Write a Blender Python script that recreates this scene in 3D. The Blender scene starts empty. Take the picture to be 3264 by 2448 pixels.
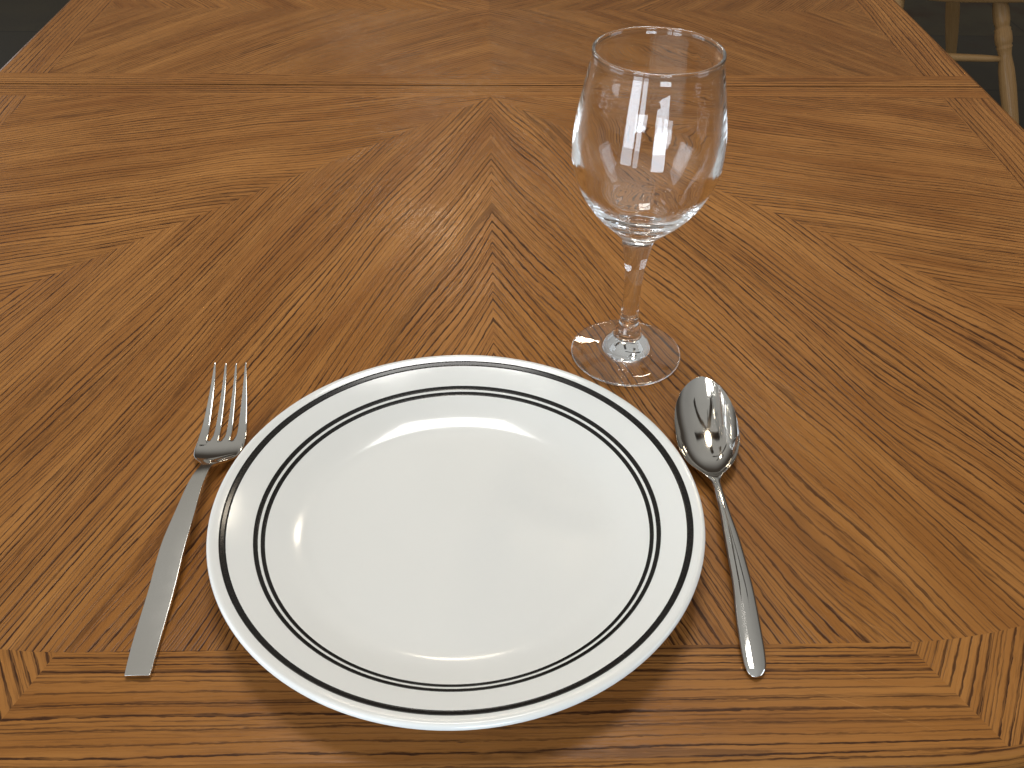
import bpy, bmesh, math, random
from math import sin, cos, pi, radians, sqrt, hypot, atan2
from mathutils import Vector, Matrix

S = bpy.context.scene
COL = S.collection
random.seed(7)
MM = 0.001
FLOOR = -0.74

# ------------------------------------------------------------------ helpers
def link(name, me, mat=None, parent=None):
    o = bpy.data.objects.new(name, me)
    COL.objects.link(o)
    if mat is not None:
        me.materials.clear()
        me.materials.append(mat)
    if parent is not None:
        o.parent = parent
        o.matrix_parent_inverse = parent.matrix_world.inverted() if False else Matrix.Translation(-parent.location)
    return o

def thing(name, label, cat, loc=(0, 0, 0), group=None):
    o = bpy.data.objects.new(name, None)
    COL.objects.link(o)
    o.location = loc
    o.empty_display_size = .05
    o['label'] = label
    o['category'] = cat
    if group:
        o['group'] = group
    return o

def mesh_from(name, verts, faces, smooth=True):
    me = bpy.data.meshes.new(name)
    me.from_pydata([tuple(v) for v in verts], [], faces)
    me.update()
    for p in me.polygons:
        p.use_smooth = smooth
    return me

def spline(pts, n=6):
    """centripetal-free Catmull-Rom through 2-D / 3-D points"""
    P = [Vector(p) for p in pts]
    out = []
    for i in range(len(P) - 1):
        p0 = P[i - 1] if i else P[0]
        p1, p2 = P[i], P[i + 1]
        p3 = P[i + 2] if i + 2 < len(P) else P[-1]
        d = (p2 - p1).length
        m1 = (p2 - p0) / max((p2 - p1).length + (p1 - p0).length, 1e-9) * d
        m2 = (p3 - p1) / max((p3 - p2).length + (p2 - p1).length, 1e-9) * d
        for k in range(n):
            t = k / n
            h1 = 2 * t**3 - 3 * t**2 + 1; h2 = t**3 - 2 * t**2 + t
            h3 = -2 * t**3 + 3 * t**2; h4 = t**3 - t**2
            out.append(p1 * h1 + m1 * h2 + p2 * h3 + m2 * h4)
    out.append(P[-1].copy())
    return out

def interp(x, xs, ys):
    if x <= xs[0]: return ys[0]
    for i in range(len(xs) - 1):
        if x <= xs[i + 1]:
            h = xs[i + 1] - xs[i]
            t = (x - xs[i]) / h
            def slope(k):
                if k <= 0 or k >= len(xs) - 1: return 0 if False else (ys[min(k + 1, len(xs) - 1)] - ys[max(k - 1, 0)]) / (xs[min(k + 1, len(xs) - 1)] - xs[max(k - 1, 0)])
                a = (ys[k] - ys[k - 1]) / (xs[k] - xs[k - 1]); b = (ys[k + 1] - ys[k]) / (xs[k + 1] - xs[k])
                return 0 if a * b <= 0 else 2 * a * b / (a + b)
            m1, m2 = slope(i) * h, slope(i + 1) * h
            return (ys[i] * (2*t**3 - 3*t**2 + 1) + m1 * (t**3 - 2*t**2 + t) + ys[i+1] * (-2*t**3 + 3*t**2) + m2 * (t**3 - t**2))
    return ys[-1]

def lathe(prof, seg=96, wob=None):
    """closed revolve of (r, z); r==0 makes a pole. returns verts, faces, row index per face"""
    V, F, R = [], [], []
    rows = []
    for (r, z) in prof:
        if r <= 1e-9:
            rows.append([len(V)] * seg)
            V.append((0, 0, z))
        else:
            row = []
            for k in range(seg):
                a = 2 * pi * k / seg
                rr = r * (1 + (wob(a, z) if wob else 0))
                row.append(len(V))
                V.append((rr * cos(a), rr * sin(a), z))
            rows.append(row)
    for i in range(len(rows) - 1):
        A, B = rows[i], rows[i + 1]
        for k in range(seg):
            k2 = (k + 1) % seg
            q = [A[k], A[k2], B[k2], B[k]]
            u = []
            for x in q:
                if x not in u: u.append(x)
            if len(u) > 2:
                F.append(u); R.append(i)
    return V, F, R

def split_parts(verts, faces, tags, spec, parent, mats):
    """one continuous surface cut into part meshes that keep the shading of the whole.
    spec: {tag: part name}.  returns {tag: object}"""
    whole = mesh_from('whole', verts, faces)
    bm = bmesh.new(); bm.from_mesh(whole)
    bmesh.ops.recalc_face_normals(bm, faces=bm.faces[:])
    bm.normal_update()
    bm.verts.ensure_lookup_table(); bm.faces.ensure_lookup_table()
    nrm = [v.normal.copy() for v in bm.verts]
    fs = [[v.index for v in f.verts] for f in bm.faces]
    bm.free()
    bpy.data.meshes.remove(whole)
    out = {}
    for t, name in spec.items():
        idx = {}
        V, F, N = [], [], []
        for f, tg in zip(fs, tags):
            if tg != t: continue
            q = []
            for v in f:
                if v not in idx:
                    idx[v] = len(V); V.append(verts[v]); N.append(nrm[v])
                q.append(idx[v])
            F.append(q)
        me = mesh_from(name if isinstance(name, str) else name[0], V, F)
        me.normals_split_custom_set_from_vertices([tuple(n) for n in N])
        out[t] = me
    return out

# ------------------------------------------------------------------ node expression builder
class N:
    def __init__(s, mat):
        s.t = mat.node_tree
    def new(s, typ, **kw):
        n = s.t.nodes.new(typ)
        for k, v in kw.items(): setattr(n, k, v)
        return n
    def put(s, sock, val):
        if val is None: return
        if isinstance(val, bpy.types.NodeSocket): s.t.links.new(val, sock)
        else: sock.default_value = val
    def m(s, op, a, b=None, c=None, clamp=False):
        n = s.new('ShaderNodeMath', operation=op, use_clamp=clamp)
        s.put(n.inputs[0], a); s.put(n.inputs[1], b); s.put(n.inputs[2], c)
        return n.outputs[0]
    def add(s, a, b): return s.m('ADD', a, b)
    def sub(s, a, b): return s.m('SUBTRACT', a, b)
    def mul(s, a, b): return s.m('MULTIPLY', a, b)
    def mad(s, a, b, c): return s.m('MULTIPLY_ADD', a, b, c)
    def xyz(s, x, y, z):
        n = s.new('ShaderNodeCombineXYZ'); s.put(n.inputs[0], x); s.put(n.inputs[1], y); s.put(n.inputs[2], z); return n.outputs[0]
    def sep(s, v):
        n = s.new('ShaderNodeSeparateXYZ'); s.put(n.inputs[0], v); return n.outputs[0], n.outputs[1], n.outputs[2]
    def noise(s, vec, scale=1., detail=2., rough=.5, dist=0., dim='3D'):
        n = s.new('ShaderNodeTexNoise', noise_dimensions=dim)
        s.put(n.inputs['Vector'], vec)
        n.inputs['Scale'].default_value = scale; n.inputs['Detail'].default_value = detail
        n.inputs['Roughness'].default_value = rough; n.inputs['Distortion'].default_value = dist
        return n.outputs[0]
    def step(s, x, a, b, lo=0., hi=1.):
        n = s.new('ShaderNodeMapRange', interpolation_type='SMOOTHSTEP', clamp=True)
        s.put(n.inputs[0], x); s.put(n.inputs[1], a); s.put(n.inputs[2], b); s.put(n.inputs[3], lo); s.put(n.inputs[4], hi)
        return n.outputs[0]
    def mix(s, f, a, b, mode='MIX'):
        n = s.new('ShaderNodeMix', data_type='RGBA', blend_type=mode)
        s.put(n.inputs[0], f)
        for sock, v in ((n.inputs[6], a), (n.inputs[7], b)):
            s.put(sock, v if isinstance(v, bpy.types.NodeSocket) else (*v[:3], 1.))
        return n.outputs[2]
    def scale3(s, v, sx, sy, sz, off=(0, 0, 0)):
        n = s.new('ShaderNodeMapping'); s.put(n.inputs[0], v)
        n.inputs['Scale'].default_value = (sx, sy, sz); n.inputs['Location'].default_value = off
        return n.outputs[0]
    def attr(s, name):
        n = s.new('ShaderNodeAttribute'); n.attribute_name = name; return n
    def bump(s, h, strength, dist, normal=None):
        n = s.new('ShaderNodeBump'); n.inputs['Strength'].default_value = strength; n.inputs['Distance'].default_value = dist
        s.put(n.inputs['Height'], h)
        if normal is not None: s.put(n.inputs['Normal'], normal)
        return n.outputs[0]
    def objco(s): return s.new('ShaderNodeTexCoord').outputs['Object']
    def geopos(s): return s.new('ShaderNodeNewGeometry').outputs['Position']

def material(name):
    m = bpy.data.materials.new(name); m.use_nodes = True
    b = m.node_tree.nodes['Principled BSDF']
    return m, N(m), b

def oak(name, light, mid, red, dark, rings=205., tone_amt=.20, rough=.21, strength=1., bump=.25, scratches=True):
    m, n, b = material(name)
    g = n.attr('grain').outputs['Vector']
    tone = n.attr('tone').outputs['Fac']
    u, v, w = n.sep(g)
    pos = n.geopos()
    nA = n.noise(n.scale3(g, 1.3, 8.5, 1.), 1., 1., .4)
    nB = n.noise(n.scale3(g, 4.5, 26., 1., (3.1, 1.7, 0)), 1., 1., .5)
    nJ = n.noise(n.scale3(g, 100., 430., 1., (9.3, 4.4, 0)), 1., 2., .6)
    vv = n.mad(n.sub(nA, .5), .032, v)
    vv = n.mad(n.sub(nB, .5), .010, vv)
    pores = n.step(n.noise(n.scale3(g, 34., 1050., 1., (1.2, 8.8, 0)), 1., 2., .55), .34, .54)
    area = n.step(n.noise(n.scale3(g, 1.8, 13., 1., (5.5, 2.2, 0)), 1., 2., .5), .30, .55)
    def rays(freq, jag, w0, w1, seed):
        ring = n.mad(n.sub(nJ, .5), jag, n.mul(vv, freq))
        sfr = n.m('FRACT', ring)
        wn = n.new('ShaderNodeTexWhiteNoise', noise_dimensions='1D'); n.put(wn.inputs['W'], n.add(n.m('FLOOR', ring), seed))
        r1 = wn.outputs['Value']
        wid = n.mad(r1, w1, w0)
        return n.mul(n.step(sfr, 0., .06), n.step(sfr, n.mul(wid, .5), wid, 1., 0.)), r1
    bA, rA = rays(rings, .40, .22, .22, 3.3)
    dA = n.mul(n.mul(bA, n.mad(pores, .52, .48)), n.mul(n.mad(area, .22, .78), n.step(rA, 0., .45, .70, 1.)))
    bB, rB = rays(rings * 2.6, .55, .26, .25, 8.1)
    dB = n.mul(n.mul(bB, n.mad(pores, .85, .15)), n.mul(n.mad(area, .36, .32), n.step(rB, .15, .8)))
    # fine pores between the rings
    fine = n.step(n.noise(n.scale3(g, 40., 820., 1., (7.7, 3.3, 0)), 1., 3., .6), .50, .68)
    dC = n.mul(fine, n.mad(area, .16, .12))
    # long dark flames of heartwood
    fl = n.noise(n.scale3(g, 3.6, 62., 1., (13.7, 1.3, 0)), 1., 3., .6)
    flame = n.mul(n.step(n.mad(n.sub(nJ, .5), .12, fl), .62, .69), n.mad(pores, .35, .65))
    d = n.m('MAXIMUM', n.m('MAXIMUM', dA, dB), n.m('MAXIMUM', dC, n.mul(flame, .58)))
    d = n.m('MULTIPLY', d, strength, clamp=True)
    # broad colour drift along the boards
    c1 = n.step(n.noise(n.scale3(g, 2.2, 17., 1., (2.2, 6.1, 0)), 1., 3., .55), .32, .70)
    c2 = n.step(n.noise(n.scale3(g, 3.4, 30., 1., (8.2, 1.1, 0)), 1., 3., .55), .52, .74)
    c3 = n.noise(n.scale3(g, 16., 240., 1.), 1., 3., .6)
    c1 = n.mad(n.step(n.noise(n.scale3(g, 5., 75., 1., (3.2, 9.1, 0)), 1., 2., .5), .35, .65), .45, n.mul(c1, .55))
    base = n.mix(c1, mid, light)
    base = n.mix(n.mul(c2, .40), base, red)
    base = n.mix(n.mul(n.step(c3, .35, .75), .30), base, mid)
    # dirt worn into patches, pale scuffs
    stain = n.step(n.noise(n.scale3(g, 6., 40., 1., (11., 3., 2.)), 1., 3., .6), .60, .76)
    base = n.mix(n.mul(stain, .40), base, (mid[0] * .42, mid[1] * .42, mid[2] * .48))
    scuff = n.step(n.noise(n.scale3(g, 30., 210., 1., (4., 9., 5.)), 1., 3., .65), .69, .80)
    base = n.mix(n.mul(scuff, .5), base, (light[0] * 1.4, light[1] * 1.45, light[2] * 1.6))
    if scratches:
        def scr(ang, off, th):
            mp = n.new('ShaderNodeMapping'); n.put(mp.inputs[0], pos); mp.inputs['Rotation'].default_value = (0, 0, radians(ang)); mp.inputs['Location'].default_value = (off, off * .7, 0)
            return n.step(n.noise(n.scale3(mp.outputs[0], 7., 900., 1.), 1., 1., .5), th, th + .05)
        sk = n.m('MAXIMUM', n.m('MAXIMUM', scr(23, 1.3, .74), scr(-48, 4.1, .75)), scr(81, 7.7, .75))
        sk = n.mul(sk, n.step(n.noise(pos, 7., 2., .6), .50, .66))
        base = n.mix(n.mul(sk, .45), base, (light[0] * 1.3, light[1] * 1.5, light[2] * 2.0))
    colr = n.mix(d, base, dark)
    tn = n.mad(tone, tone_amt, 1.)
    hs = n.new('ShaderNodeHueSaturation'); n.put(hs.inputs['Value'], tn); n.put(hs.inputs['Color'], colr)
    n.put(b.inputs['Base Color'], hs.outputs[0])
    wear = n.noise(pos, 9., 3., .6)
    r = n.mad(d, .12, n.step(wear, .3, .7, rough - .06, rough + .09))
    r = n.mad(n.noise(n.scale3(g, 60., 900., 1.), 1., 2., .6), .10, r)
    n.put(b.inputs['Roughness'], r)
    b.inputs['IOR'].default_value = 1.46
    b.inputs['Specular IOR Level'].default_value = .18
    h = n.mad(d, -1., n.mul(n.noise(n.scale3(g, 60., 700., 1., (0, 5, 0)), 1., 3., .6), .55))
    n.put(b.inputs['Normal'], n.bump(h, bump, .0006))
    return m

OAK = oak('oak_veneer', (.395, .170, .043), (.250, .094, .0190), (.200, .065, .0118), (.046, .0142, .0028))
OAK_EDGE = oak('oak_moulding', (.335, .145, .038), (.235, .090, .019), (.19, .062, .013), (.05, .016, .004), rough=.17)
OAK_CHAIR = oak('oak_light', (.34, .20, .085), (.28, .155, .06), (.24, .125, .046), (.14, .07, .02), rough=.22, strength=.5, scratches=False)

def set_grain(me, gv, tone):
    a = me.attributes.new('grain', 'FLOAT_VECTOR', 'POINT')
    a.data.foreach_set('vector', [c for v in gv for c in v])
    t = me.attributes.new('tone', 'FLOAT', 'POINT')
    t.data.foreach_set('value', tone if isinstance(tone, list) else [tone] * len(gv))

# ------------------------------------------------------------------ table
XC, Y_MID = 20., 857.      # centre line and middle of the table (mm)
XL, XR = -504., 544.
Y0 = -137.

class Sheet:
    """flat panels in the table plane, each with its own grain field"""
    def __init__(s): s.V, s.F, s.G, s.T = [], [], [], []
    def panel(s, poly, fn, tone, step=40., z=0., gap=.13):
        bm = bmesh.new()
        vs = [bm.verts.new((x, y, 0)) for x, y in poly]
        f0 = bm.faces.new(vs)
        if f0.normal.z < 0: f0.normal_flip()
        # each veneer piece ends a hair short of its neighbour: the glue line is a real gap
        bm.normal_update()
        rim = bmesh.ops.inset_region(bm, faces=[f0], thickness=gap, use_even_offset=True)['faces']
        bmesh.ops.delete(bm, geom=rim, context='FACES')
        xs = [p[0] for p in poly]; ys = [p[1] for p in poly]
        for ax, lo, hi in ((0, min(xs), max(xs)), (1, min(ys), max(ys))):
            k = math.ceil(lo / step) * step + .37
            while k < hi:
                co = (k, 0, 0) if ax == 0 else (0, k, 0); no = (1, 0, 0) if ax == 0 else (0, 1, 0)
                bmesh.ops.bisect_plane(bm, geom=bm.verts[:] + bm.edges[:] + bm.faces[:], plane_co=co, plane_no=no, dist=1e-4)
                k += step
        bmesh.ops.triangulate(bm, faces=[f for f in bm.faces if len(f.verts) > 4])
        off = len(s.V)
        for i, v in enumerate(bm.verts):
            v.index = i
            s.V.append((v.co.x * MM, v.co.y * MM, z))
            s.G.append(fn(v.co.x, v.co.y)); s.T.append(tone)
        for f in bm.faces:
            q = [off + v.index for v in f.verts]
            if f.normal.z < 0: q.reverse()
            s.F.append(q)
        bm.free()
    def build(s, name, mat, parent):
        me = mesh_from(name, s.V, s.F, False)
        set_grain(me, s.G, s.T)
        return link(name, me, mat, parent)

def lin(ang, ou=0., ov=0., w=0.):
    c, s_ = cos(radians(ang)), sin(radians(ang))
    return lambda x, y: ((x * c + y * s_) * MM + ou, (-x * s_ + y * c) * MM + ov, w)

def chevron(side):
    # lower fields: bookmatched about the centre line, grain 21 degrees off the long axis and fanning
    c0, s0 = cos(radians(21.5)), sin(radians(21.5))
    kap = -.00050 if side > 0 else .00035
    def f(x, y):
        a = abs(x - XC)
        return ((-a * s0 + y * c0) * MM + 3., (a * c0 + y * s0 + kap * a * a) * MM, side * a * .009)
    return f

def sidefield(side):
    def f(x, y):
        a = abs(x - XC); c, s_ = cos(radians(18)), sin(radians(18))
        return ((a * c - y * s_) * MM + 11., (a * s_ + y * c) * MM + 2.31, 3. + side * (.4 + a * .006))
    return f

def leaffield(side, top):
    def f(x, y):
        a = abs(x - XC); d = abs(y - Y_MID); c, s_ = cos(radians(33)), sin(radians(33))
        return ((a * c + d * s_) * MM + 21., (a * s_ - d * c + .0007 * a * a) * MM + 5.13, 7. + side * a * .006 + (top * .4))
    return f

# outline arcs of the near end
def arc(cx, cy, rx, ry, a0, a1, n=24):
    return [(cx + rx * cos(a0 + (a1 - a0) * i / n), cy + ry * sin(a0 + (a1 - a0) * i / n)) for i in range(n + 1)]

LCX, RCX = -180., 205.
OUT_R = arc(RCX, Y0 + 344, XR - RCX, 344, -pi / 2, 0)
OUT_L = arc(LCX, Y0 + 344, LCX - XL, 344, -pi / 2, -pi)
IXL, IXR = -447., 487.
YI = -73.
IN_R = arc(216., YI + 280, IXR - 216., 280, -pi / 2, 0)
IN_L = arc(-190., YI + 280, -190. - IXL, 280, -pi / 2, -pi)
SEAM, CRK = 620.5, .8       # joint between the table half and the leaf
STRIP = 591.
APEX = (XC, 590.)

def mirror_y(poly): return [(x, 2 * Y_MID - y) for x, y in reversed(poly)]

table = thing('dining_table', 'large oak veneer dining table with chevron grain top under the place setting', 'table', (XC * MM, Y_MID * MM, FLOOR))
LIP = 5.

def inset(pts, cx, cy):
    return pts

def build_end(far):
    sh = Sheet()
    MY = (lambda P: mirror_y(P)) if far else (lambda P: P)
    wrap = (lambda fn: (lambda x, y: fn(x, 2 * Y_MID - y))) if far else (lambda fn: fn)
    off = .37 if far else 0.
    # lower chevron fields
    # the 45 degree seam from the apex runs out to the curved inner edge of the border
    def cut(P):
        for k in range(len(P) - 1):
            f0 = abs(P[k][0] - XC) - (APEX[1] - P[k][1]); f1 = abs(P[k + 1][0] - XC) - (APEX[1] - P[k + 1][1])
            if f0 <= 0 <= f1:
                t = f0 / (f0 - f1)
                q = (P[k][0] + (P[k + 1][0] - P[k][0]) * t, P[k][1] + (P[k + 1][1] - P[k][1]) * t)
                return P[:k + 1], q, P[k + 1:]
    Ra, Rq, Rb = cut(IN_R)
    La, Lq, Lb = cut(IN_L)
    sh.panel(MY([(XC, YI)] + Ra + [Rq, APEX]), wrap(chevron(1)), -.02 + off)
    sh.panel(MY([APEX, Lq] + La[::-1] + [(XC, YI)]), wrap(chevron(-1)), .06 + off)
    sh.panel(MY([APEX, Rq] + Rb + [(IXR, STRIP), (XC, STRIP)]), wrap(sidefield(1)), -.10)
    sh.panel(MY([APEX, (XC, STRIP), (IXL, STRIP)] + Lb[::-1] + [Lq]), wrap(sidefield(-1)), .10)
    return_panels = sh
    f = sh.build('veneer_field', OAK, None)
    # border: near cross-band, corner blocks, side bands, seam strip
    e = LIP
    bd = Sheet()
    oR = arc(RCX, Y0 + 344, XR - RCX - e, 344 - e, -pi / 2, 0)
    oL = arc(LCX, Y0 + 344, LCX - XL - e, 344 - e, -pi / 2, -pi)
    mR_i, mR_o = (222., YI + .1), (250., -129.)
    mL_i, mL_o = (-193., YI), (-214., -131.)
    bd.panel(MY([(XC, Y0 + e), (RCX, Y0 + e), (228., Y0 + e + .9), mR_o, mR_i, (216., YI), (-190., YI), mL_i, mL_o, (-200., Y0 + e + .6), (LCX, Y0 + e)]), wrap(lin(0, 31., 7.2)), .02)
    ko = 10
    inR = [p for p in IN_R if p[0] > 223 and p[1] < 100]; oRR = [p for p in oR if p[0] > 251 and p[1] < 118]
    inL = [p for p in IN_L if p[0] < -194 and p[1] < 100]; oLL = [p for p in oL if p[0] < -215 and p[1] < 118]
    bd.panel(MY([mR_i, mR_o] + oRR + list(reversed(inR))), wrap(lin(60, 41., 9.31)), -.06)
    bd.panel(MY([mL_o, mL_i] + inL + list(reversed(oLL))), wrap(lin(119, 43., 9.7)), -.06)
    sR = [p for p in oR if p[1] >= oRR[-1][1] - .01]; tR = [p for p in IN_R if p[1] >= inR[-1][1] - .01]
    sL = [p for p in oL if p[1] >= oLL[-1][1] - .01]; tL = [p for p in IN_L if p[1] >= inL[-1][1] - .01]
    bd.panel(MY(sR + [(XR - e, STRIP), (IXR, STRIP)] + list(reversed(tR))), wrap(lin(88.5, 51., 3.)), -.12)
    bd.panel(MY(list(reversed(sL)) + tL + [(IXL, STRIP), (XL + e, STRIP)]), wrap(lin(91.5, 55., 4.)), -.02)
    bd.panel(MY([(XL + e, STRIP), (XR - e, STRIP), (XR - e, SEAM - CRK), (XL + e, SEAM - CRK)]), wrap(lin(.4, 61., 5.5)), .14)
    b = bd.build('border_band', OAK, None)
    # rounded edge moulding swept round the outline
    line = [(XL, SEAM - CRK)] + list(reversed(OUT_L)) + OUT_R + [(XR, SEAM - CRK)]
    prof = [(-LIP, 0.), (-3.4, -.35), (-1.7, -1.3), (-.5, -3.), (0, -5.), (0, -12.), (-1.5, -14.), (-1.0, -17.), (0, -20), (-1.5, -25), (-6, -27), (-60, -27)]
    prof = [(a, z) for a, z in prof]
    V, F, G = [], [], []
    L = 0
    for i, (x, y) in enumerate(line):
        a = line[max(i - 1, 0)]; c = line[min(i + 1, len(line) - 1)]
        t = Vector((c[0] - a[0], c[1] - a[1])).normalized()
        nx, ny = t.y, -t.x
        if i: L += hypot(x - line[i - 1][0], y - line[i - 1][1])
        acc = 0
        for j, (o, z) in enumerate(prof):
            if j: acc += hypot(o - prof[j - 1][0], z - prof[j - 1][1])
            yy = y + ny * o
            if far: yy = 2 * Y_MID - yy
            V.append(((x + nx * o) * MM, yy * MM, z * MM)); G.append((L * MM + 70, acc * MM + (6 if far else 8), 2.))
    m_ = len(prof)
    for i in range(len(line) - 1):
        for j in range(m_ - 1):
            q = [i * m_ + j, i * m_ + j + 1, (i + 1) * m_ + j + 1, (i + 1) * m_ + j]
            if far: q.reverse()
            F.append(q)
    me = mesh_from('edge_moulding', V, F); set_grain(me, G, .0)
    return f, b, me

ends = []
for far in (False, True):
    f, b, eme = build_end(far)
    f.name = 'tabletop_half'
    f.parent = table; f.matrix_parent_inverse = Matrix.Translation(-table.location)
    for ch in (b,):
        ch.parent = f
    link('edge_moulding', eme, OAK_EDGE).parent = f
    # slab body under the veneer with the face of the joint
    ys = (SEAM - CRK, SEAM - CRK - 400) if not far else (2 * Y_MID - SEAM + CRK, 2 * Y_MID - SEAM + CRK + 400)
    V = [(x * MM, y * MM, z * MM) for z in (-.6, -26.) for y in ys for x in (XL + 6, XR - 6)]
    me = mesh_from('slab', V, [[0, 1, 3, 2], [4, 6, 7, 5], [0, 4, 5, 1], [2, 3, 7, 6], [0, 2, 6, 4], [1, 5, 7, 3]], False)
    set_grain(me, [(v[0] + 80, v[1], 1.) for v in V], -.3)
    link('slab', me, OAK_EDGE).parent = f
    glue = [(x, y) for x, y in arc(LCX, Y0 + 344, LCX - XL - 4, 340, -pi / 2, -pi)][::-1] + [(x, y) for x, y in arc(RCX, Y0 + 344, XR - RCX - 4, 340, -pi / 2, 0)]
    glue = [(XL + 4, SEAM - CRK - .1)] + glue + [(XR - 4, SEAM - CRK - .1)]
    if far: glue = mirror_y(glue)
    me = mesh_from('glue_bed', [(x * MM, y * MM, -.00035) for x, y in glue], [list(range(len(glue)))], False)
    set_grain(me, [(x * MM + 80, y * MM, 1.) for x, y in glue], -3.6)
    link('glue_bed', me, OAK_EDGE).parent = f

# leaf between the halves
lf = Sheet()
YA, YB = SEAM + CRK, 2 * Y_MID - SEAM - CRK
LS0, LS1 = 650., 2 * Y_MID - 650.
lf.panel([(XC, LS0), (IXR, LS0), (IXR, Y_MID), (XC, Y_MID)], leaffield(1, 0), -.7)  # low tone paints the dimmer light at far right into the veneer
lf.panel([(IXL, LS0), (XC, LS0), (XC, Y_MID), (IXL, Y_MID)], leaffield(-1, 0), -.25)
lf.panel([(XC, Y_MID), (IXR, Y_MID), (IXR, LS1), (XC, LS1)], leaffield(1, 1), -.9)  # same painted shade, a little deeper towards the far right
lf.panel([(IXL, Y_MID), (XC, Y_MID), (XC, LS1), (IXL, LS1)], leaffield(-1, 1), .06)
leaf = lf.build('table_leaf', OAK, table)
lb = Sheet()
lb.panel([(XL + LIP, YA), (XR - LIP, YA), (XR - LIP, LS0), (XL + LIP, LS0)], lin(-.3, 91., 4.2), .10)
lb.panel([(XL + LIP, LS1), (XR - LIP, LS1), (XR - LIP, YB), (XL + LIP, YB)], lin(.3, 95., 3.2), .05)
lb.panel([(XL + LIP, LS0), (IXL, LS0), (IXL, LS1), (XL + LIP, LS1)], lin(90.5, 97., 3.1), -.05)
lb.panel([(IXR, LS0), (XR - LIP, LS0), (XR - LIP, LS1), (IXR, LS1)], lin(89., 99., 3.6), -.18)
lb.build('border_band', OAK, None).parent = leaf
prof = [(-LIP, 0.), (-3.4, -.35), (-1.7, -1.3), (-.5, -3.), (0, -5.), (0, -12.), (-1.5, -14.), (-1.0, -17.), (0, -20), (-1.5, -25), (-6, -27)]
for side, xe in ((-1, XL), (1, XR)):
    V, F, G = [], [], []
    o0 = 0
    for y in (YA, YB):
        for j, (o, z) in enumerate(prof):
            V.append(((xe + side * o) * MM, y * MM, z * MM)); G.append((y * MM + 30, j * .003, side))
    k = len(prof)
    for j in range(k - 1):
        q = [o0 + j, o0 + j + 1, o0 + k + j + 1, o0 + k + j]
        F.append(q if side < 0 else q[::-1])
    me = mesh_from('edge_moulding', V, F); set_grain(me, G, -.05)
    link('edge_moulding', me, OAK_EDGE).parent = leaf
V = [(x * MM, y * MM, z * MM) for z in (-.6, -26.) for y in (YA, YB) for x in (XL + 6, XR - 6)]
me = mesh_from('slab', V, [[0, 1, 3, 2], [4, 6, 7, 5], [0, 4, 5, 1], [2, 3, 7, 6], [0, 2, 6, 4], [1, 5, 7, 3]], False)
set_grain(me, [(v[0] + 80, v[1], 1.) for v in V], -.3)
link('slab', me, OAK_EDGE).parent = leaf

def box_mesh(name, x0, x1, y0, y1, z0, z1, bev=.003):
    bm = bmesh.new(); bmesh.ops.create_cube(bm, size=1)
    for v in bm.verts:
        v.co = Vector(((x0 + x1) / 2 + v.co.x * (x1 - x0), (y0 + y1) / 2 + v.co.y * (y1 - y0), (z0 + z1) / 2 + v.co.z * (z1 - z0)))
    bmesh.ops.bevel(bm, geom=bm.edges[:], offset=bev, segments=2, affect='EDGES')
    me = bpy.data.meshes.new(name); bm.to_mesh(me); bm.free()
    d = max((x1 - x0, 0), (y1 - y0, 1), (z1 - z0, 2))[1]
    def gg(c):
        o = [c[0], c[1], c[2]]
        return (o[d], o[(d + 1) % 3] + o[(d + 2) % 3], 1.)
    set_grain(me, [gg(v.co) for v in me.vertices], -.2)
    return me

link('apron', box_mesh('apron', -.34, .38, .17, .20, -.11, -.028), OAK_EDGE, table)
link('apron', box_mesh('apron', -.34, .38, 1.514, 1.544, -.11, -.028), OAK_EDGE, table)
link('apron', box_mesh('apron', -.38, -.35, .20, 1.514, -.11, -.028), OAK_EDGE, table)
link('apron', box_mesh('apron', .39, .42, .20, 1.514, -.11, -.028), OAK_EDGE, table)
for lx in (-.345, .385):
    for ly in (.22, 1.49):
        link('leg', box_mesh('leg', lx - .04, lx + .04, ly - .04, ly + .04, FLOOR, -.028, .008), OAK_EDGE, table)

# ------------------------------------------------------------------ plate
m, n, b = material('white_glaze')
b.inputs['Roughness'].default_value = .10
b.inputs['IOR'].default_value = 1.52
pos = n.objco()
sm = n.step(n.noise(pos, 22., 4., .6), .35, .75, .10, .18)
n.put(b.inputs['Roughness'], sm)
n.put(b.inputs['Base Color'], n.mix(n.noise(pos, 30., 3., .6), (.79, .77, .725), (.765, .75, .71)))
GLAZE = m
m, n, b = material('black_stripe')
pos = n.objco()
n.put(b.inputs['Base Color'], n.mix(n.step(n.noise(pos, 900., 2., .6), .35, .75), (.008, .007, .006), (.016, .013, .011)))
b.inputs['Roughness'].default_value = .16
b.inputs['Specular IOR Level'].default_value = .3
STRIPE = m

top_prof = [(0, 3.5), (40, 3.4), (66, 3.5), (76, 4.0), (82, 4.9), (87, 6.3), (92, 8.25), (98, 11.1), (104, 14.05), (107.5, 15.8), (115, 19.2), (121, 21.8), (125, 23.4), (127.4, 24.2)]
lip_prof = [(127.4, 24.2), (128.8, 24.2), (129.8, 23.5), (130.25, 22.2), (130.0, 20.9), (128.8, 20.0), (126.2, 19.2), (115, 14.9), (104, 9.8), (97, 6.0), (91.5, 2.7), (88.5, 1.1), (85.5, .2), (82, 0), (79, .35), (75, .9), (40, 1.0), (0, 1.0)]
tp = spline([(r, z) for r, z in top_prof], 8)
lp = spline([(r, z) for r, z in lip_prof], 7)
prof = [(max(p[0], 0) * MM, p[1] * MM) for p in tp] + [(max(p[0], 0) * MM, p[1] * MM) for p in lp[1:]]
V, F, _ = lathe(prof, 160)
plate = link('dinner_plate', mesh_from('dinner_plate', V, F), GLAZE)
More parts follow.
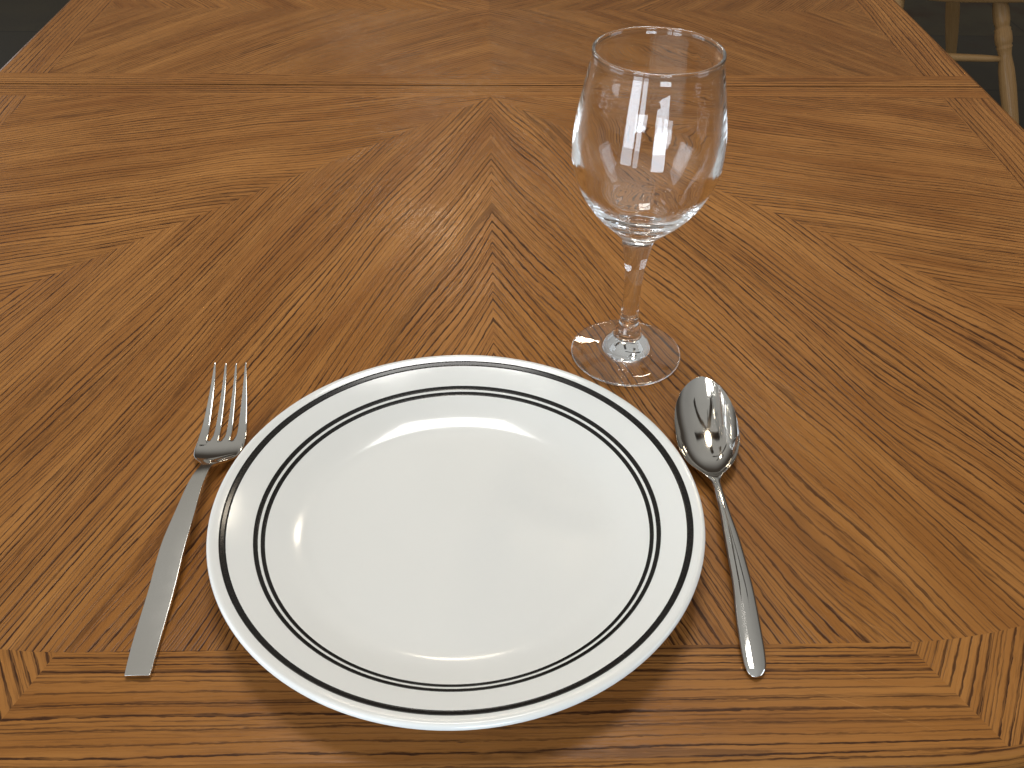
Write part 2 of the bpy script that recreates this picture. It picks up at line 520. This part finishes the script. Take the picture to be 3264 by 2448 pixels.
bm = bmesh.new(); bm.from_mesh(plate.data); bmesh.ops.recalc_face_normals(bm, faces=bm.faces[:]); bm.to_mesh(plate.data); bm.free()
plate['label'] = 'round white glazed dinner plate with black ring stripes, between fork and spoon'
plate['category'] = 'plate'
plate.location = (0, 0, .0003)

def ztop(r):
    for a, c in zip(tp, tp[1:]):
        if a[0] <= r <= c[0]:
            return a[1] + (c[1] - a[1]) * (r - a[0]) / max(c[0] - a[0], 1e-6)
    return tp[-1][1]

for r0, r1, lab in ((120.8, 124.1, 'thick black stripe near the rim'), (105.7, 108.0, 'thin black stripe, outer of the close pair'), (102.3, 104.4, 'thin black stripe, inner of the close pair')):
    rr = [r0 + (r1 - r0) * i / 4 for i in range(5)]
    pr = [(r * MM, (ztop(r) + .09) * MM) for r in rr]
    pr = [(pr[0][0], pr[0][1] - .1 * MM)] + pr + [(pr[-1][0], pr[-1][1] - .1 * MM)]
    V, F, _ = lathe(pr, 200)
    me = mesh_from('ring_stripe', V, F)
    bm = bmesh.new(); bm.from_mesh(me)
    for f in bm.faces:
        if f.normal.z < 0: f.normal_flip()
    bm.to_mesh(me); bm.free()
    o = link('ring_stripe', me, STRIPE); o.parent = plate
    o['label'] = lab

# ------------------------------------------------------------------ glass
m, n, b = material('clear_glass')
b.inputs['Base Color'].default_value = (.985, .99, .99, 1)
b.inputs['Transmission Weight'].default_value = 1.
b.inputs['Roughness'].default_value = 0.
b.inputs['IOR'].default_value = 1.51
pos = n.objco()
n.put(b.inputs["Normal"], n.bump(n.noise(n.scale3(pos, 1, 1, .45), 85., 1., .4), .20, .0004))
GLASS = m
outer = [(35.35, 208.2), (36.1, 207.85), (36.42, 207.1), (36.36, 206.), (36.40, 203), (38.2, 193.5), (40.2, 183), (42.1, 172.5), (43.6, 162), (44.2, 152.5), (43.95, 143.5), (42.3, 135), (39.4, 127.2), (35.9, 120), (31.6, 113.4), (26.6, 107.3), (21.3, 102), (16.4, 97.2), (13.2, 93.8), (11.2, 91.2), (10.1, 88.6), (9.3, 85.), (8.3, 80), (7.2, 74), (6.3, 67), (5.7, 58), (5.45, 49), (5.5, 40), (5.9, 32), (6.5, 27), (7.6, 23.5), (8.6, 21.), (9.0, 18.8), (9.6, 16.6), (11.4, 14.3), (13.5, 11.6), (14.9, 8.9), (15.4, 7.2), (16.3, 5.7), (18.6, 4.9), (24, 4.0), (30, 3.0), (34.6, 2.2), (36.4, 1.8), (36.9, 1.15), (36.5, .4), (35.4, .1), (33.5, .3), (28, 1.2), (18, 2.1), (8, 2.4), (0, 2.4)]
inner = [(0, 102.6), (7, 103.0), (13.5, 105.0), (20.5, 109.5), (26.3, 115.0), (32.0, 122.4), (36.6, 131.5), (39.6, 143), (40.7, 152), (40.8, 162), (39.9, 172), (38.4, 183), (36.6, 193.5), (34.95, 203), (34.65, 205.6), (34.35, 207.), (34.65, 207.85), (35.35, 208.2)]
gi = spline(inner, 7); go = spline(outer, 7)
prof = [(max(p[0], 0) * MM, p[1] * MM) for p in gi] + [(max(p[0], 0) * MM, p[1] * MM) for p in go[1:]]
ni = len(gi) - 1
V, F, R = lathe(prof, 144, lambda a, z: (.009 * sin(2 * pi * (z - .0945) / .0038) * max(0, 1 - abs(z - .1025) / .0085) if .094 < z < .111 else 0) + .0016 * sin(2 * a + z * 40 + .8) + .0010 * sin(3 * a - z * 70))
tags = []
for i in R:
    z = (prof[i][1] + prof[i + 1][1]) / 2
    tags.append(0 if i < ni or z > .0886 else (1 if z > .0250 else 2))
glass = thing('wine_glass', 'empty clear stemmed wine glass standing behind the plate and spoon', 'wine glass', (.1096, .1617, .0002))
parts = split_parts(V, F, tags, {0: 'bowl', 1: 'stem', 2: 'foot'}, None, None)
for k in parts:
    o = link(parts[k].name, parts[k], GLASS); o.parent = glass

# ------------------------------------------------------------------ cutlery metal
def steel(name, base, rough, brushed, along):
    m, n, b = material(name)
    b.inputs['Metallic'].default_value = 1.
    pos = n.objco()
    sc = (900, 60, 300) if along else (200, 200, 200)
    st = n.noise(n.scale3(pos, *sc), 1., 3., .65)
    sm = n.noise(pos, 60., 4., .6)
    n.put(b.inputs['Base Color'], n.mix(n.step(sm, .35, .8), base, tuple(c * .95 for c in base)))
    r = n.mad(n.sub(st, .5), brushed, n.step(sm, .3, .8, rough * .85, rough * 1.25))
    n.put(b.inputs['Roughness'], r)
    n.put(b.inputs['Normal'], n.bump(st, .02, .0003))
    return m
STEEL_SATIN = steel('satin_steel', (.63, .60, .55), .15, .02, True)
STEEL = steel('polished_steel', (.63, .605, .565), .06, .02, True)

# fork: one control cage, subdivided, then cut into handle, head and tines
fc = [(-88.5, -149.9, 5.9, 2.7), (-87.6, -149.9, 6.05, 2.75), (-72, -150.5, 6.55, 3.3), (-56, -150.3, 6.5, 4.5), (-41, -149.9, 6.45, 6.2), (-27, -150.0, 6.45, 8.3), (-12, -150.0, 6.35, 10.3), (5, -148.2, 5.5, 12.4), (25, -147.6, 4.2, 13.4), (35, -146.5, 3.9, 12.9), (43, -145.8, 3.0, 11.0), (48, -145.4, 3.6, 8.9)]
fr = [-1, -.88, -.5, -.14, .14, .5, .88, 1]
rows = []   # (y, [x of 8 lines], z, thickness, part)
for y, c, w, z in fc:
    rows.append((y, [c + w * t for t in fr], z, interp(y, [-88, -40, 20, 48], [2.3, 2.6, 2.9, 2.4]), 0, .0))
hd = [(52.5, [-153.2, -151.2, -147.6, -145.9, -143.9, -142.2, -138.2, -136.0], 6.8, 2.1), (57, [-156.9, -154.2, -149.2, -146.0, -143.0, -139.9, -134.8, -132.0], 4.9, 2.0), (63, [-158.5, -154.6, -149.9, -146.2, -142.9, -139.5, -134.9, -130.3], 3.3, 1.9), (70, [-158.9, -154.2, -150.2, -146.5, -143.0, -139.6, -135.7, -129.9], 2.3, 1.9), (75.3, [-158.8, -153.4, -151.6, -146.7, -144.9, -139.8, -138.0, -130.2], 2.05, 1.95)]
for y, xs, z, t in hd:
    rows.append((y, xs, z, t, 1, .6))
tn = [(77.5, [-158.8, -153.4, -150.4, -146.6, -143.2, -139.6, -136.6, -130.4], 2.1, 2.0), (84, [-158.4, -153.7, -150.3, -146.8, -143.1, -139.8, -136.5, -131.0], 2.7, 2.1), (92, [-158.1, -154.1, -150.35, -147.2, -143.3, -140.4, -136.8, -132.1], 4.7, 2.2), (101, [-157.9, -154.5, -150.4, -147.6, -143.5, -141.0, -137.1, -133.3], 7.6, 2.1), (110, [-157.6, -154.9, -150.5, -148.0, -143.7, -141.6, -137.4, -134.6], 10.9, 1.9), (120, [-157.4, -155.6, -150.6, -148.8, -143.9, -142.4, -137.7, -136.1], 14.9, 1.6), (127, [-157.3, -156.3, -150.6, -149.6, -144.1, -143.1, -137.9, -137.0], 18.0, 1.3), (129.3, [-157.2, -156.6, -150.5, -149.9, -144.0, -143.4, -137.9, -137.3], 19.1, 1.0)]
for y, xs, z, t in tn:
    rows.append((y, xs, z, t, 2, .6))
V, F, M = [], [], []
def vid(i, j, k): return (i * 8 + j) * 2 + k
for y, xs, z, t, part, dish in rows:
    mid = (xs[0] + xs[-1]) / 2; hw = (xs[-1] - xs[0]) / 2
    for x in xs:
        q = (x - mid) / hw
        dz = dish * (q * q - .6)
        if part == 0: dz = -.12 * q * q
        V.append((x * MM, y * MM, (z + dz) * MM)); V.append((x * MM, y * MM, (z + dz - t) * MM))
nr = len(rows)
last_head = len(fc) + len(hd) - 1
for i in range(nr - 1):
    tine_seg = i >= last_head
    for j in range(7):
        if tine_seg and j % 2 == 1:
            continue
        tag = (3 + j // 2) if tine_seg else (0 if rows[i + 1][4] == 0 else 1)
        F.append([vid(i, j, 0), vid(i, j + 1, 0), vid(i + 1, j + 1, 0), vid(i + 1, j, 0)]); M.append(tag)
        F.append([vid(i, j + 1, 1), vid(i, j, 1), vid(i + 1, j, 1), vid(i + 1, j + 1, 1)]); M.append(tag)
        if tine_seg or j == 0:
            F.append([vid(i, j, 1), vid(i, j, 0), vid(i + 1, j, 0), vid(i + 1, j, 1)]); M.append(tag)
        if tine_seg or j == 6:
            F.append([vid(i, j + 1, 0), vid(i, j + 1, 1), vid(i + 1, j + 1, 1), vid(i + 1, j + 1, 0)]); M.append(tag)
for j in range(7):
    F.append([vid(0, j, 1), vid(0, j + 1, 1), vid(0, j + 1, 0), vid(0, j, 0)]); M.append(0)
    if j % 2 == 1:
        i = last_head
        F.append([vid(i, j, 0), vid(i, j + 1, 0), vid(i, j + 1, 1), vid(i, j, 1)]); M.append(1)
    else:
        i = nr - 1
        F.append([vid(i, j, 0), vid(i, j + 1, 0), vid(i, j + 1, 1), vid(i, j, 1)]); M.append(3 + j // 2)
used = sorted({v for f in F for v in f}); rm = {v: k for k, v in enumerate(used)}
me = mesh_from('cage', [V[v] for v in used], [[rm[v] for v in f] for f in F])
for p, t in zip(me.polygons, M): p.material_index = t
# crisp rims of the handle
ca = me.attributes.new('crease_edge', 'FLOAT', 'EDGE')
vals = []
for e in me.edges:
    a, c = used[e.vertices[0]], used[e.vertices[1]]
    ja, jc = (a // 2) % 8, (c // 2) % 8; ia, ic = a // 16, c // 16
    cr = 0.
    if ia < len(fc) and ic < len(fc):
        if ja == jc and ja in (0, 7) and ia != ic and a % 2 == c % 2: cr = .55
        if ia == ic == 0 and ja != jc: cr = .6
        if ia == ic == 0 and ja == jc: cr = .3
    elif ja == jc and ia != ic: cr = .6 if ia >= last_head else .3
    vals.append(cr)
ca.data.foreach_set('value', vals)
tmp = bpy.data.objects.new('tmp', me); COL.objects.link(tmp)
md = tmp.modifiers.new('s', 'SUBSURF'); md.levels = 3; md.render_levels = 3
dg = bpy.context.evaluated_depsgraph_get(); dg.update()
em = tmp.evaluated_get(dg).to_mesh()
V = [tuple(v.co) for v in em.vertices]; F = [list(p.vertices) for p in em.polygons]; M = [p.material_index for p in em.polygons]
tmp.evaluated_get(dg).to_mesh_clear()
bpy.data.objects.remove(tmp); bpy.data.meshes.remove(me)
zmin = min(v[2] for v in V)
FO = Vector((-.1475, .0, 0.))
V = [(v[0] - FO.x, v[1] - FO.y, v[2] - zmin + .0002) for v in V]
fork = thing('dinner_fork', 'steel dinner fork with flat satin handle lying left of the plate', 'fork', FO)
pm = split_parts(V, F, M, {0: 'handle', 1: 'head', 3: 'tine', 4: 'tine', 5: 'tine', 6: 'tine'}, None, None)
link('handle', pm[0], STEEL_SATIN).parent = fork
head = link('head', pm[1], STEEL); head.parent = fork
for k in (3, 4, 5, 6):
    link('tine', pm[k], STEEL).parent = head

# spoon
cy_ = [-93.4, -87.5, -61.6, -37, -12, 14, 29.5, 37, 46, 57, 70, 88, 107, 120, 124.4]
cx_ = [142.9, 143.6, 145.1, 146.5, 146.6, 146.3, 146.1, 145.5, 145.7, 146.6, 148.0, 149.5, 151.5, 153.1, 153.6]
wy = [-93.4, -92.9, -91.5, -89, -85, -75, -61.6, -37, -12, 5, 14, 24, 30, 33.5, 37, 41, 46, 51, 57, 63, 70, 79, 88, 98, 107, 114, 119, 122, 123.7, 124.4]
ww = [.2, 1.7, 3.3, 4.7, 5.6, 6.1, 6.05, 5.25, 4.45, 3.3, 2.85, 2.6, 2.75, 3.5, 5.6, 9.3, 13.2, 15.6, 17.4, 18.6, 19.3, 19.4, 18.9, 17.4, 14.8, 11.5, 8.1, 5.1, 2.6, .3]
zy = [-93.4, -88, -61, -37, -12, 14, 27, 33, 40, 50, 70, 100, 124.4]
zz = [1.9, 3.1, 5.4, 7.3, 8.7, 9.3, 9.0, 8.6, 8.5, 8.6, 9.0, 9.5, 9.9]
def stations():
    ys = []
    for a, c, k in ((-93.4, -90.5, 12), (-90.5, -84, 10), (-84, 28, 50), (28, 50, 32), (50, 112, 44), (112, 121.5, 14), (121.5, 124.4, 16)):
        ys += [a + (c - a) * i / k for i in range(k)]
    return ys + [124.4]
V, F, M = [], [], []
ST = stations(); NT = 30
for y in ST:
    c = interp(y, cy_, cx_); w = interp(y, wy, ww); z0 = interp(y, zy, zz)
    s = min(max((y - 29) / 12., 0), 1); bowl = s * s * (3 - 2 * s)
    yy = (y - 69)
    q = yy / 55.4 if yy > 0 else yy / 37.
    depth = 8.2 * max(0, 1 - abs(q) ** 2.2)
    th = 3.0 * (1 - bowl) + 1.15 * bowl
    if y < -75: th = interp(y, [-93.4, -90, -82, -75], [1.0, 2.0, 2.8, 3.0])
    ring = []
    for i in range(NT + 1):
        t = sin(pi / 2 * (-1 + 2 * i / NT))
        e = sqrt(max(0, 1 - t * t))
        hz = z0 + (1 - bowl) * (th * .72 * e - th * .72) + bowl * (-depth * (1 - abs(t) ** 2.5) ** .9 + .35 * e - .35)
        ring.append((t, hz))
    bot = []
    for i in range(NT - 1, 0, -1):
        t = sin(pi / 2 * (-1 + 2 * i / NT))
        e = sqrt(max(0, 1 - t * t))
        hz = z0 - (1 - bowl) * (th * .72 + th * .28 * e) + bowl * (-depth * (1 - abs(t) ** 2.5) ** .9 - th * min(1, e * 2.2) - .35)
        bot.append((t, hz))
    for t, hz in ring + bot:
        V.append(((c + w * t) * MM, (y - 1.0 * max(0, (y - 34) / 90)) * MM, hz * MM))
k = 2 * NT
for i in range(len(ST) - 1):
    tag = 0 if (ST[i] + ST[i + 1]) / 2 < 31 else 1
    for j in range(k):
        j2 = (j + 1) % k
        F.append([i * k + j, i * k + j2, (i + 1) * k + j2, (i + 1) * k + j]); M.append(tag)
F.append(list(range(k))[::-1]); M.append(0)
F.append([(len(ST) - 1) * k + j for j in range(k)]); M.append(1)
zmin = min(v[2] for v in V)
SO = Vector((.1465, 0., 0.))
V = [(v[0] - SO.x, v[1], v[2] - zmin + .0002) for v in V]
spoon = thing('table_spoon', 'polished steel tablespoon with oval bowl lying right of the plate', 'spoon', SO)
pm = split_parts(V, F, M, {0: 'handle', 1: 'bowl'}, None, None)
for kk in pm: link(pm[kk].name, pm[kk], STEEL).parent = spoon

# ------------------------------------------------------------------ chair at the far right
def turned(name, a, c, prof, mat, parent, seg=28):
    a, c = Vector(a), Vector(c)
    d = c - a; L = d.length
    q = d.to_track_quat('Z', 'Y').to_matrix().to_4x4()
    pr = [(0, prof[0][0])] + [(r, s) for s, r in prof] + [(0, prof[-1][0])]
    pr = [(0., 0.)] + [(r, s * L) for s, r in prof] + [(0., L)]
    V, F, _ = lathe(pr, seg)
    off = random.random() * 5
    me = mesh_from(name, V, F)
    set_grain(me, [(v[2] + off, atan2(v[1], v[0]) * .02 + off, off) for v in V], 0.)
    bm = bmesh.new(); bm.from_mesh(me); bmesh.ops.recalc_face_normals(bm, faces=bm.faces[:]); bm.to_mesh(me); bm.free()
    me.transform(Matrix.Translation(a) @ q)
    return link(name, me, mat, parent)

chair = thing('dining_chair', 'pale oak chair with turned legs standing on the tiles behind the table', 'chair', (1.17, 2.12, FLOOR))
# seat: rounded saddle slab, lower edge at -0.315
V, F, G = [], [], []
cx, cyy, hx, hy = 1.165, 2.105, .225, .245
pr = [(0., -.315), (.93, -.315), (.985, -.310), (1., -.300), (.995, -.288), (.97, -.282), (.8, -.287), (0., -.292)]
seg = 72
for s, z in pr:
    for i in range(seg):
        a = 2 * pi * i / seg
        ca_, sa = cos(a), sin(a)
        ex = 2 / 3.4
        V.append((cx + hx * s * math.copysign(abs(ca_) ** ex, ca_), cyy + hy * s * math.copysign(abs(sa) ** ex, sa), z))
for i in range(len(pr) - 1):
    for j in range(seg):
        j2 = (j + 1) % seg
        F.append([i * seg + j, i * seg + j2, (i + 1) * seg + j2, (i + 1) * seg + j])
me = mesh_from('seat', V, F)
bm = bmesh.new(); bm.from_mesh(me); bmesh.ops.remove_doubles(bm, verts=bm.verts[:], dist=1e-6); bmesh.ops.recalc_face_normals(bm, faces=bm.faces[:]); bm.to_mesh(me); bm.free()
set_grain(me, [(v.co.x, v.co.y + 3 + v.co.z, 1.5) for v in me.vertices], 0.)
link('seat', me, OAK_CHAIR, chair)
legp = [(0, .0135), (.03, .0155), (.08, .0185), (.125, .0185), (.150, .0165), (.158, .0150), (.166, .0182), (.178, .0175), (.185, .0190), (.21, .0195), (.235, .0188), (.245, .0160), (.252, .0182), (.26, .0165), (.29, .0145), (.31, .0150), (.36, .0180), (.45, .0190), (.60, .0172), (.80, .0130), (.93, .0110), (1., .0105)]
for a, c in (((1.205, 1.912, -.305), (1.333, 1.753, FLOOR)), ((.985, 1.945, -.305), (.905, 1.765, FLOOR)), ((1.245, 2.290, -.305), (1.425, 2.445, FLOOR)), ((.985, 2.27, -.305), (.90, 2.44, FLOOR))):
    turned('leg', a, c, legp, OAK_CHAIR, chair)
bar = [(0, .006), (.15, .008), (.5, .0095), (.85, .008), (1, .006)]
turned('stretcher', (1.243, 1.862, -.440), (.960, 1.888, -.440), bar, OAK_CHAIR, chair, 16)
turned('stretcher', (.943, 1.852, -.545), (.938, 2.365, -.545), bar, OAK_CHAIR, chair, 16)
rod = [(0, .009), (.3, .011), (.6, .0095), (1, .007)]
for i in range(6):
    y = 1.925 + i * .07
    turned('spindle', (1.350, y, -.296), (1.46, 2.105 + (y - 2.1) * 1.1, .16), rod, OAK_CHAIR, chair, 14)
V, F, G = [], [], []
for i in range(25):
    t = -1 + i / 12
    y = 2.105 + t * .235; x = 1.462 - .03 * t * t
    for dx, dz in ((-.011, 0), (.011, 0), (.011, .075 - .03 * t * t), (-.011, .075 - .03 * t * t)):
        V.append((x + dx, y, .15 + dz)); G.append((y, dz + dx, 4.))
for i in range(24):
    for j in range(4):
        F.append([i * 4 + j, i * 4 + (j + 1) % 4, i * 4 + 4 + (j + 1) % 4, i * 4 + 4 + j])
F += [[0, 1, 2, 3], [96, 99, 98, 97]]
me = mesh_from('crest_rail', V, F, False); set_grain(me, G, 0.)
link('crest_rail', me, OAK_CHAIR, chair)

# ------------------------------------------------------------------ floor
m, n, b = material('slate_tiles')
pos = n.geopos()
x, y, z = n.sep(pos)
T = .458
def grid(c, off):
    f = n.m('FRACT', n.m('DIVIDE', n.add(c, off), T))
    return n.m('ABSOLUTE', n.sub(f, .5)), n.m('FLOOR', n.m('DIVIDE', n.add(c, off), T))
gx, ix = grid(x, 20.13); gy, iy = grid(y, T * 50 - 2.862)
edge = n.m('MAXIMUM', gx, gy)
grout = n.step(edge, .4935, .4965)
wn = n.new('ShaderNodeTexWhiteNoise', noise_dimensions='2D'); n.put(wn.inputs['Vector'], n.xyz(ix, iy, 0.))
cl = n.noise(n.xyz(n.mad(wn.outputs['Value'], 7., x), y, z), 5., 4., .6)
base = n.mix(n.step(cl, .3, .7), (.034, .026, .0155), (.050, .039, .023))
base = n.mix(n.mul(n.step(wn.outputs['Value'], .2, .9), .5), base, (.026, .023, .020))
base = n.mix(n.step(n.noise(pos, 3.3, 3., .6), .55, .72, 0., .6), base, (.032, .015, .008))
n.put(b.inputs['Base Color'], n.mix(n.mul(grout, .8), base, (.016, .014, .012)))
n.put(b.inputs['Roughness'], n.step(cl, .2, .8, .6, .8)); b.inputs['Specular IOR Level'].default_value = .15
n.put(b.inputs['Normal'], n.bump(n.sub(n.mul(cl, .4), grout), .35, .002))
TILE = m
me = mesh_from('floor', [(-7, -5, FLOOR), (7, -5, FLOOR), (7, 11, FLOOR), (-7, 11, FLOOR)], [[0, 1, 2, 3]], False)
fl = link('floor', me, TILE); fl['kind'] = 'structure'; fl['label'] = 'dark slate tile floor under the table'

# ------------------------------------------------------------------ ceiling fan lamp (seen mirrored in the spoon)
m, n, b = material('dark_blade'); b.inputs['Base Color'].default_value = (.05, .04, .03, 1); b.inputs['Roughness'].default_value = .5
n.put(b.inputs['Base Color'], n.mix(n.noise(n.objco(), 12., 3., .6), (.05, .035, .025), (.03, .022, .016)))
BLADE = m
def make_fan(loc, label, rot, glow):
    fan = thing('ceiling_fan', label, 'ceiling fan', loc, 'lit ceiling fans over the table')
    V, F, _ = lathe([(0, .03), (.055, .03), (.06, .05), (.09, .07), (.095, .13), (.06, .16), (.02, .17), (.02, .75), (0, .75)], 40)
    link('motor_housing', mesh_from('motor_housing', V, F), BLADE).parent = fan
    V, F, _ = lathe([(0, -.082), (.036, -.074), (.066, -.043), (.076, 0), (.066, .02), (.04, .03), (0, .032)], 32)
    link('lamp_globe', mesh_from('lamp_globe', V, F), glow).parent = fan
    for i in range(5):
        a = radians(rot + 72 * i)
        V = []
        for r, w in ((.10, .03), (.2, .055), (.62, .07), (.66, .05)):
            for s in (-1, 1):
                for zt in (0, .008):
                    V.append((r * cos(a) - s * w * sin(a), r * sin(a) + s * w * cos(a), .10 + zt + s * .012))
        F = []
        for q in range(3):
            o = q * 4
            F += [[o, o + 2, o + 6, o + 4], [o + 1, o + 5, o + 7, o + 3], [o, o + 4, o + 5, o + 1], [o + 2, o + 3, o + 7, o + 6]]
        F += [[0, 1, 3, 2], [12, 14, 15, 13]]
        link('fan_blade', mesh_from('fan_blade', V, F, False), BLADE).parent = fan
def glow(name, strength):
    m, n, b = material(name)
    b.inputs['Emission Color'].default_value = (1., .87, .68, 1); b.inputs['Emission Strength'].default_value = strength
    return m
make_fan((.47, 1.30, 1.35), 'ceiling fan with dark blades and lit lamp above the middle of the table', 20, glow('lit_globe', 34.))
make_fan((-.10, 2.45, 1.34), 'ceiling fan with dark blades and lit lamp beyond the far end of the table', 50, glow('lit_globe_far', 34.))

# ------------------------------------------------------------------ lights: daylight through windows, a lamp
def area(name, loc, target, sx, sy, power, colr, spread=180):
    l = bpy.data.lights.new(name, 'AREA'); l.shape = 'RECTANGLE'; l.size = sx; l.size_y = sy; l.energy = power; l.color = colr
    l.spread = radians(spread)
    o = bpy.data.objects.new(name, l); COL.objects.link(o)
    o.location = loc
    o.rotation_euler = (Vector(target) - Vector(loc)).to_track_quat('-Z', 'Y').to_euler()
    return o
DAY = (.76, .88, 1.)
area('skylight', (.0, .66, 2.15), (0, .02, 0), .72, .56, 18.5, (1., .975, .93))
area('side_window', (-2.5, -.25, .62), (0, .1, .1), 1.3, 1.25, 17., DAY)
area('side_window', (2.4, -.45, .62), (0, .1, .1), 1.0, 1.1, 9., DAY)
area('patio_door', (-1.78, -2.10, -.06), (.1, .1, .1), .80, 1.3, 28., DAY)
area('patio_door', (-1.12, -2.36, -.06), (.1, .1, .1), .36, 1.3, 9., DAY)
area('patio_door', (.40, -2.35, -.34), (.1, .1, .1), .80, .72, 24., DAY)
area('far_window', (-2.3, 2.9, .05), (.1, .1, .1), .8, 1.2, 3.5, DAY)

w = bpy.data.worlds.new('World'); S.world = w; w.use_nodes = True
nt = w.node_tree
nn = N(w)
bg = nt.nodes['Background']
tc = nt.nodes.new('ShaderNodeTexCoord').outputs['Generated']
gx, gy, gz = nn.sep(tc)
up = nn.step(gz, .18, .52)
lft = nn.m('MULTIPLY', nn.step(gx, -.1, -.95), nn.step(gy, .75, .2))
wall = nn.mix(lft, (.055, .046, .038), (.60, .56, .50))
ceil = nn.mix(nn.step(gy, .75, -.55), (.38, .375, .355), (.54, .57, .58))
ceil = nn.mix(nn.mul(nn.step(gx, .15, .75), .5), ceil, (.16, .155, .15))
sky = nn.mix(up, wall, ceil)
sky = nn.mix(nn.step(gz, -.02, -.25), sky, (.05, .032, .02))
nt.links.new(sky, bg.inputs['Color'])
bg.inputs['Strength'].default_value = 1.

# ------------------------------------------------------------------ camera
fpx, Wpx = 2074.4, 2212.
cd = bpy.data.cameras.new('Camera'); cam = bpy.data.objects.new('Camera', cd); COL.objects.link(cam)
cd.sensor_width = 36.; cd.lens = 36. * fpx / Wpx; cd.clip_start = .02; cd.clip_end = 60.
r = Vector((.99966689, -.02249797, .01264702)); u = Vector((.00456846, .63653541, .77123395)); fw = Vector((.02540147, .77091926, -.63642616))
Mx = Matrix((r, u, -fw)).transposed().to_4x4()
cam.matrix_world = Matrix.Translation((.01579494, -.35368709, .39881298)) @ Mx
S.camera = cam

S.view_settings.view_transform = 'Standard'; S.view_settings.look = 'None'
S.view_settings.exposure = .16; S.view_settings.gamma = 1.; S.view_settings.use_curve_mapping = False
c = S.cycles
c.max_bounces = 96; c.transmission_bounces = 96; c.glossy_bounces = 96; c.diffuse_bounces = 4; c.transparent_max_bounces = 8
c.caustics_reflective = True; c.caustics_refractive = True; c.blur_glossy = 0.
c.sample_clamp_indirect = 40.; c.use_denoising = True
